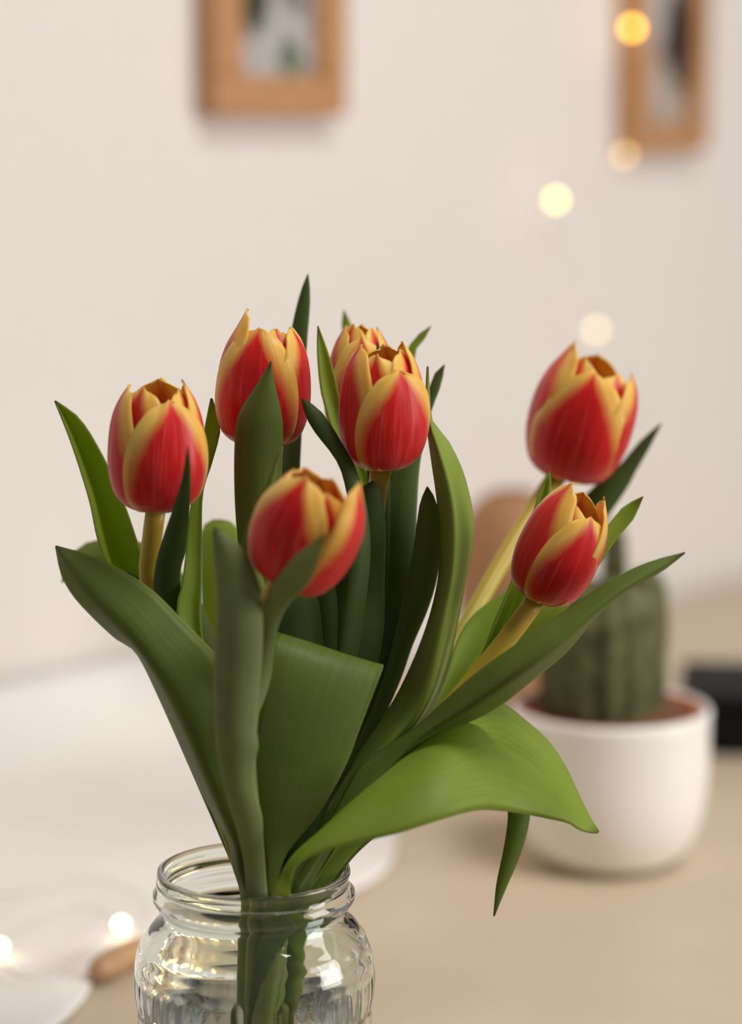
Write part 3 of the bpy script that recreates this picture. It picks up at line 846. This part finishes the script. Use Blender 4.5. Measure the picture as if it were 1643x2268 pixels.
# wide bright leaf on the right
def wide_leaf(t):
    data = [((600, 1985, -2.2), (640, 1990, -1.6)), ((640, 1905, -2.4), (656, 1918, -2.8)), ((712, 1838, -2.0), (720, 1884, -3.2)), ((790, 1765, -1.2), (800, 1864, -3.4)),
            ((880, 1690, 0.2), (885, 1844, -3.4)), ((980, 1610, 1.6), (972, 1817, -3.2)), ((1060, 1568, 2.6), (1052, 1796, -3.0)), ((1112, 1560, 3.2), (1110, 1796, -2.8)),
            ((1165, 1598, 3.2), (1170, 1804, -2.8)), ((1212, 1640, 2.6), (1218, 1813, -3.0)), ((1252, 1700, 1.4), (1258, 1822, -3.2)), ((1284, 1768, -0.4), (1280, 1836, -3.2)), ((1308, 1815, -1.8), (1304, 1844, -3.0)), ((1326, 1843, -2.8), (1322, 1845, -3.0))]
    pid = len(REG)
    def geo():
        N = 60
        Ls = catmull(placed(pid, [a for a, b in data]), N); Rs = catmull(placed(pid, [b for a, b in data]), N)
        V, U, F = [], [], []
        n = 14
        for i in range(N):
            a, b = Ls[i], Rs[i]
            wv = (b - a).length
            for j in range(n + 1):
                s = j / n
                p = a.lerp(b, s) - FWD * (0.10 * wv * 4 * s * (1 - s)) + UPV * (0.06 * wv * 4 * s * (1 - s))
                V.append(p); U.append((s, i / (N - 1)))
        for i in range(N - 1):
            for j in range(n):
                q = i * (n + 1) + j
                F.append((q, q + 1, q + n + 2, q + n + 1))
        return V, U, F
    V, U, F = geo()
    REG.append((t.name, 'leaf', geo))
    solidify(obj('leaf', V, F, M_LEAF_L, t, uvs=U), 0.0009)
wide_leaf(t6)
# drooping leaf hanging below it
ribbon(t7, [(1093, 2029, 2.0), (1112, 1960, 2.2), (1138, 1880, 2.4), (1152, 1800, 2.6), (1140, 1720, 2.8), (1080, 1660, 3), (980, 1690, 3), (860, 1780, 2.5), (740, 1900, 1.8), (690, 2040, 1.6)],
       [(0, 0.02), (0.08, 0.5), (0.18, 0.85), (0.3, 1.05), (0.6, 1.3), (0.85, 0.9), (1, 0.5)], normal=((0.35, 0.1, 0.95), (0, 0.2, 1)), cup=0.2, mat=M_LEAF)
# left leaves of the bunch
leaf(t1, [(124, 1210), (137, 1272), (164, 1320), (210, 1370), (258, 1414), (303, 1446), (352, 1542), (402, 1652), (452, 1762), (490, 1830), (511, 1874), (517, 1922), (543, 1988)],
     [(124, 1210), (200, 1231), (280, 1269), (342, 1312), (402, 1372), (442, 1412), (480, 1455), (520, 1540), (550, 1650), (560, 1760), (562, 1850), (566, 1920), (572, 1988)],
     [(124, 1210), (178, 1283), (228, 1344), (280, 1400), (310, 1440), (372, 1530), (425, 1640), (470, 1750), (505, 1830), (525, 1880), (532, 1925), (552, 1988)],
     mat=M_LEAF, kL=(-0.5, -1.4, -1.6), kR=(-0.5, -3.0, -1.6), kK=(-0.8, -4.0, -2.3))
leaf(t2, [(282, 1267), (310, 1310), (350, 1380), (420, 1520), (500, 1750), (560, 1980)],
     [(282, 1267), (322, 1288), (372, 1350), (450, 1490), (535, 1740), (580, 1980)],
     cup=0.15, mat=M_LEAF_D, kL=(-0.5, 0.4, 0), kR=(-0.5, 0.4, 0))
ribbon(t2, [(138, 1290, 6), (150, 1272, 6), (178, 1236, 6.2), (225, 1228, 6.2), (300, 1250, 5.6), (390, 1350, 4.4), (480, 1560, 3), (560, 1980, 1.2)],
       [(0, 0.05), (0.05, 0.8), (0.12, 1.6), (0.25, 2.3), (0.4, 2.1), (0.7, 1.1), (1, 0.5)], normal=((-0.3, 0.35, 0.9), (0.3, 0.2, 0.9)), cup=0.15, mat=M_LEAF)
leaf(t4, [(472, 1152), (448, 1172), (446, 1240), (448, 1330), (460, 1450), (500, 1650), (570, 1850), (610, 1985)],
     [(490, 1152), (520, 1162), (530, 1200), (534, 1280), (540, 1450), (560, 1650), (610, 1850), (640, 1985)],
     cup=0.15, mat=M_LEAF_L, kL=(7.5, 4.5, 1.6), kR=(7.5, 4.5, 1.6))
# dark broad blades in the middle of the bunch
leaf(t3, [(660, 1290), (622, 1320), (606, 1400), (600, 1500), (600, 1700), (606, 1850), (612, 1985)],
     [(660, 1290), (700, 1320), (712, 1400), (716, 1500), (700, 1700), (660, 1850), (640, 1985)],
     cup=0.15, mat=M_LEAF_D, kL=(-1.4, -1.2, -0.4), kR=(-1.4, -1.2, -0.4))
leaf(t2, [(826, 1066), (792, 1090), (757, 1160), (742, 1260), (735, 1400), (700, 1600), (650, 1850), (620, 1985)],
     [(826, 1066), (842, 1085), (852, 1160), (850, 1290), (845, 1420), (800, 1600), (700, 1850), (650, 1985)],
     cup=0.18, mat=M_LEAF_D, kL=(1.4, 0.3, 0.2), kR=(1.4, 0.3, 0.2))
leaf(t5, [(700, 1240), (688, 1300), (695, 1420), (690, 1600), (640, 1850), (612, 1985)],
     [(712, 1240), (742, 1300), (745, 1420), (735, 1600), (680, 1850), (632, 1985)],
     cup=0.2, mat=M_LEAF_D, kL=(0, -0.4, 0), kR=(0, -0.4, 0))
# blades at the jar mouth, right side, running down into the neck
leaf(t7, [(900, 1700), (790, 1790), (725, 1860), (670, 1930), (640, 2000), (640, 2090), (655, 2130)],
     [(900, 1700), (880, 1790), (820, 1850), (768, 1905), (716, 1985), (680, 2080), (668, 2136)],
     cup=0.15, mat=M_LEAF_L, kL=(2, 0.4, 0), kR=(2, 0.6, 0.2))
leaf(t6, [(760, 1810), (700, 1850), (640, 1905), (600, 1970), (580, 2050), (560, 2160), (545, 2280)],
     [(760, 1810), (745, 1860), (710, 1920), (675, 1990), (640, 2060), (610, 2160), (590, 2280)],
     cup=0.15, mat=M_LEAF, kL=(0, -1.4, -1.4), kR=(0, -1.2, -1))

# ------------------------------------------------------------------ potted cactus
PC = px(1352, 1560, 1.50); PC.z = TABLE_Z
PH = px(1352, 1562, 1.50).z - TABLE_Z
pr = 0.0600
pc = thing('potted_cactus', PC, 'white ceramic pot holding a spiny grey-green cactus', 'potted plant')
prof = [(1e-5, 0), (0.030, 0.0), (0.038, 0.002), (0.046, 0.008), (0.052, 0.017), (0.0565, 0.030), (0.0590, 0.046), (pr, 0.065), (pr, PH - 0.006), (pr + 0.0004, PH - 0.002), (pr - 0.001, PH),
        (pr - 0.003, PH), (pr - 0.0042, PH - 0.002), (pr - 0.0045, PH - 0.03), (0.050, 0.03), (0.03, 0.012), (1e-5, 0.012)]
V, F = lathe(prof, PC, 72); obj('pot', V, F, M_CERAMIC, pc)
prof = [(0.046, PH - 0.05), (0.0530, PH - 0.010), (0.0540, PH - 0.003), (0.0536, PH - 0.001), (0.0515, PH - 0.001), (0.0505, PH - 0.008), (0.044, PH - 0.05)]
V, F = lathe(prof, PC, 64, close=True); obj('inner_pot', V, F, M_TERRA, pc)
# soil with pebbly relief
V, F = [], []
n = 48; rings = 14
for i in range(rings + 1):
    r = 0.0502 * i / rings
    for j in range(n):
        th = 2 * math.pi * j / n
        p = Vector((r * math.cos(th), r * math.sin(th), 0))
        V.append(PC + p + Z3 * (PH - 0.004 + 0.003 * noise.noise(p * 220)))
for i in range(rings):
    for j in range(n):
        k = (j + 1) % n
        F.append((i * n + j, i * n + k, (i + 1) * n + k, (i + 1) * n + j))
obj('soil', V, F, M_SOIL, pc)
M_CACT = simple('cactus_skin', lin(92, 92, 60), 0.8, 0.2, 70, 0.6, 0.3)
M_SPINE = simple('cactus_spine', lin(150, 132, 108), 0.6, 0.3)
def cactus_body(c0, R, Ht, ribs, name, lean=(0, 0)):
    tab = [(0, 0.80), (0.06, 0.92), (0.3, 1.0), (0.7, 1.0), (0.86, 0.90), (0.94, 0.70), (0.985, 0.38), (1.0, 0.04)]
    nseg, nr = ribs * 6, 30
    V, F = [], []
    tips = []
    for i in range(nr + 1):
        s = i / nr
        zz = Ht * (1 - (1 - s) ** 1.4)
        hz = zz / Ht
        r0 = interp(tab, hz) * R
        for j in range(nseg):
            th = 2 * math.pi * j / nseg
            rb = abs(math.cos(th * ribs / 2))
            r = r0 * (0.88 + 0.12 * rb)
            p = c0 + Vector((r * math.cos(th) + lean[0] * hz, r * math.sin(th) + lean[1] * hz, zz))
            V.append(p)
            if j % 6 == 0 and i % 2 == 0 and 0 < i: tips.append((p, Vector((math.cos(th), math.sin(th), 0.3 + 1.2 * max(0, hz - .85) * 5)).normalized()))
    for i in range(nr):
        for j in range(nseg):
            k = (j + 1) % nseg
            F.append((i * nseg + j, i * nseg + k, (i + 1) * nseg + k, (i + 1) * nseg + j))
    F.append(tuple(range(nr * nseg, (nr + 1) * nseg)))
    b = obj(name, V, F, M_CACT, pc)
    V, F = [], []
    for p, d in tips:
        for _ in range(12):
            dd = (d + Vector((random.uniform(-1, 1), random.uniform(-1, 1), random.uniform(-1, 1))) * 0.8).normalized()
            a = dd.cross(Vector((0.2, 0.3, 0.9))).normalized() * 0.0005; bq = dd.cross(a).normalized() * 0.0005
            L = random.uniform(0.004, 0.008)
            q = len(V)
            V += [p + a, p - a * 0.5 + bq, p - a * 0.5 - bq, p + dd * L]
            F += [(q, q + 1, q + 3), (q + 1, q + 2, q + 3), (q + 2, q, q + 3)]
    sp = obj('spines', V, F, M_SPINE, b, smooth=False); sp['kind'] = 'stuff'
base = PC + Z3 * (PH - 0.010)
cx = lambda x: (x - 1352) / FPX * 1.5
cactus_body(base + Vector((cx(1322), -0.002, 0)), 0.0365, 0.088, 13, 'cactus_column')
cactus_body(base + Vector((cx(1432), 0.012, 0)), 0.0135, 0.092, 8, 'cactus_arm')
cactus_body(base + Vector((cx(1368), 0.036, 0)), 0.0085, 0.118, 7, 'cactus_arm')

# ------------------------------------------------------------------ brown vase behind, black box
VC = px(1130, 1500, 1.78); VC = Vector((VC.x, VC.y, TABLE_Z))
vt = px(1130, 1078, 1.78).z - TABLE_Z
prof = [(1e-5, 0), (0.030, 0.0), (0.034, 0.003), (0.037, 0.02), (0.039, 0.06), (0.040, vt * 0.62), (0.0385, vt * 0.78), (0.034, vt * 0.89), (0.026, vt * 0.96), (0.019, vt * 0.985), (0.0165, vt), (0.0150, vt), (0.0150, vt * 0.975),
        (0.024, vt * 0.93), (0.033, vt * 0.85), (0.037, vt * 0.6), (0.034, 0.03), (1e-5, 0.01)]
V, F = lathe(prof, VC, 64)
va = thing('clay_vase', VC, 'tall pinkish-brown vase with rounded shoulders standing behind the cactus', 'vase')
obj('vase_body', V, F, M_VASE, va)
bx0 = on_height(1500, 1640, TABLE_Z); bx0 = px(1500, 1640, 1.76)
BX = Vector((bx0.x, bx0.y, TABLE_Z))
ang = math.radians(-8)
ax = Vector((math.cos(ang), math.sin(ang), 0)); ay = Vector((-math.sin(ang), math.cos(ang), 0))
bh = 0.044
bt = thing('storage_box', BX + ax * 0.09 + ay * 0.06, 'low black box on the table behind the white pot', 'box')
V, F = box_axes(BX + ax * 0.09 + ay * 0.06 + Z3 * (bh * 0.36), ax, ay, Z3, 0.088, 0.058, bh * 0.36)
bevel(obj('box_base', V, F, M_BLACK, bt, smooth=False), 0.006, 4)
V, F = box_axes(BX + ax * 0.09 + ay * 0.06 + Z3 * (bh * 0.86), ax, ay, Z3, 0.09, 0.06, bh * 0.14)
bevel(obj('lid', V, F, M_BLACK, bt, smooth=False), 0.004, 4)

# ------------------------------------------------------------------ white cloth and wooden stick on the table, left
poly = [(-420, 2420), (60, 2310), (170, 2240), (200, 2195), (215, 2160), (300, 2128), (480, 2075), (700, 2010), (840, 1950), (880, 1880), (870, 1780), (830, 1640)]
bd = [on_height(x, y, TABLE_Z) for x, y in poly] + [wa + WT * q + WN * 0.006 + Z3 * TABLE_Z for q in (0.02, -0.02, -0.15, -0.3, -0.45, -0.6)]
bd = catmull(bd + [bd[0]], 97)[:-1]
cen = sum(bd, Vector()) / len(bd)
V, F = [], []
NR = 26
for i in range(NR + 1):
    s = i / NR
    for p in bd:
        q = cen.lerp(p, s)
        q += WN * max(0.0, 0.006 - (q - wa).dot(WN))
        wv = 0.0016 * (noise.noise(q * 11) + 0.5 * noise.noise(q * 27) + 0.9) * min(1, (1 - s) * 5)
        dw = (q - wa).dot(WN)
        wv += 0.055 * max(0.0, 1 - dw / 0.11) ** 2.2      # added upward curve at the wall, shaped to smooth away the shaded crease
        V.append(Vector((q.x, q.y, TABLE_Z + 0.0022 + wv)))
nb = len(bd)
for i in range(NR):
    for j in range(nb):
        k = (j + 1) % nb
        F.append((i * nb + j, i * nb + k, (i + 1) * nb + k, (i + 1) * nb + j))
cl = obj('table_cloth', V, F, M_CLOTH)
solidify(cl, 0.0016, 0, 0.0)
tag(cl, 'white cotton cloth spread on the table to the side of the jar', 'cloth')
s0 = on_height(205, 2192, TABLE_Z); s1 = on_height(330, 2128, TABLE_Z)
r_ = 0.0075
pts = catmull([s0 + Z3 * (r_ + 0.001), s0.lerp(s1, 0.5) + Z3 * (r_ + 0.002), s1 + Z3 * (r_ + 0.001)], 24)
rad = [r_ * math.sqrt(max(0.02, 1 - (abs(i / 11.5 - 1)) ** 5)) for i in range(24)]
V, F = tube(pts, rad, 16)
st = obj('wooden_handle', V, F, M_STICK)
tag(st, 'short brown wooden handle lying beside the jar at the cloth edge', 'wooden handle')

# ------------------------------------------------------------------ fairy lights
def sphere(c, r, nu=14, nv=9, squash=1.0):
    V, F = [], []
    for i in range(nv + 1):
        a = math.pi * i / nv
        for j in range(nu):
            b = 2 * math.pi * j / nu
            V.append(c + Vector((r * math.sin(a) * math.cos(b), r * math.sin(a) * math.sin(b), r * squash * math.cos(a))))
    for i in range(nv):
        for j in range(nu):
            k = (j + 1) % nu
            F.append((i * nu + j, (i + 1) * nu + j, (i + 1) * nu + k, i * nu + k))
    return V, F
def lights(label, wire, bulbs, loc):
    t = thing('fairy_lights', loc, label, 'string lights')
    V, F = tube(catmull(wire, 120), 0.0005, 6)
    obj('wire', V, F, M_WIRE, t)
    for i, (p, r, col, s) in enumerate(bulbs):
        V, F = sphere(p, r)
        b = obj('bulb', V, F, emit_mat('bulb_glow', col, s), t)
    return t
wx = lambda x, y: on_wall(x, y, 0.032)
wp_ = [wx(1440, -260), wx(1415, -90), wx(1400, 62), wx(1345, 200), wx(1383, 343), wx(1300, 420), wx(1231, 443), wx(1240, 560), wx(1320, 731), wx(1400, 860), wx(1420, 1000), wx(1380, 1130)]
warm = lin(255, 214, 120); pale = lin(255, 232, 180)
lights('string of small warm bulbs hanging down the wall by the narrow frame', wp_,
       [(wx(1400, 62), 0.004, lin(255, 190, 60), 12), (wx(1383, 343), 0.004, lin(255, 205, 120), 3),
        (wx(1231, 443), 0.004, lin(255, 218, 120), 7.5), (wx(1320, 731), 0.004, lin(255, 216, 160), 3.4)], wx(1320, 731))
tz = lambda x, y: on_height(x, y, TABLE_Z + 0.0112)
wp_ = [tz(-160, 2030), tz(-60, 1990), tz(60, 1975), tz(200, 1950), tz(300, 1975), tz(330, 2020), tz(268, 2048), tz(160, 2120), tz(60, 2165), tz(0, 2130), tz(0, 2097), tz(40, 2060), tz(180, 2010), tz(380, 2090), tz(440, 2105), tz(520, 2060)]
lights('string of bright bulbs looped on the white cloth beside the jar', wp_,
       [(tz(268, 2048), 0.0038, lin(255, 244, 205), 7), (tz(0, 2097), 0.0038, lin(255, 240, 190), 7),
        (tz(392, 2092), 0.0035, lin(255, 226, 150), 9), (tz(424, 2102), 0.003, lin(255, 226, 150), 9), (tz(372, 2060), 0.0025, lin(255, 226, 150), 9)], tz(268, 2048))
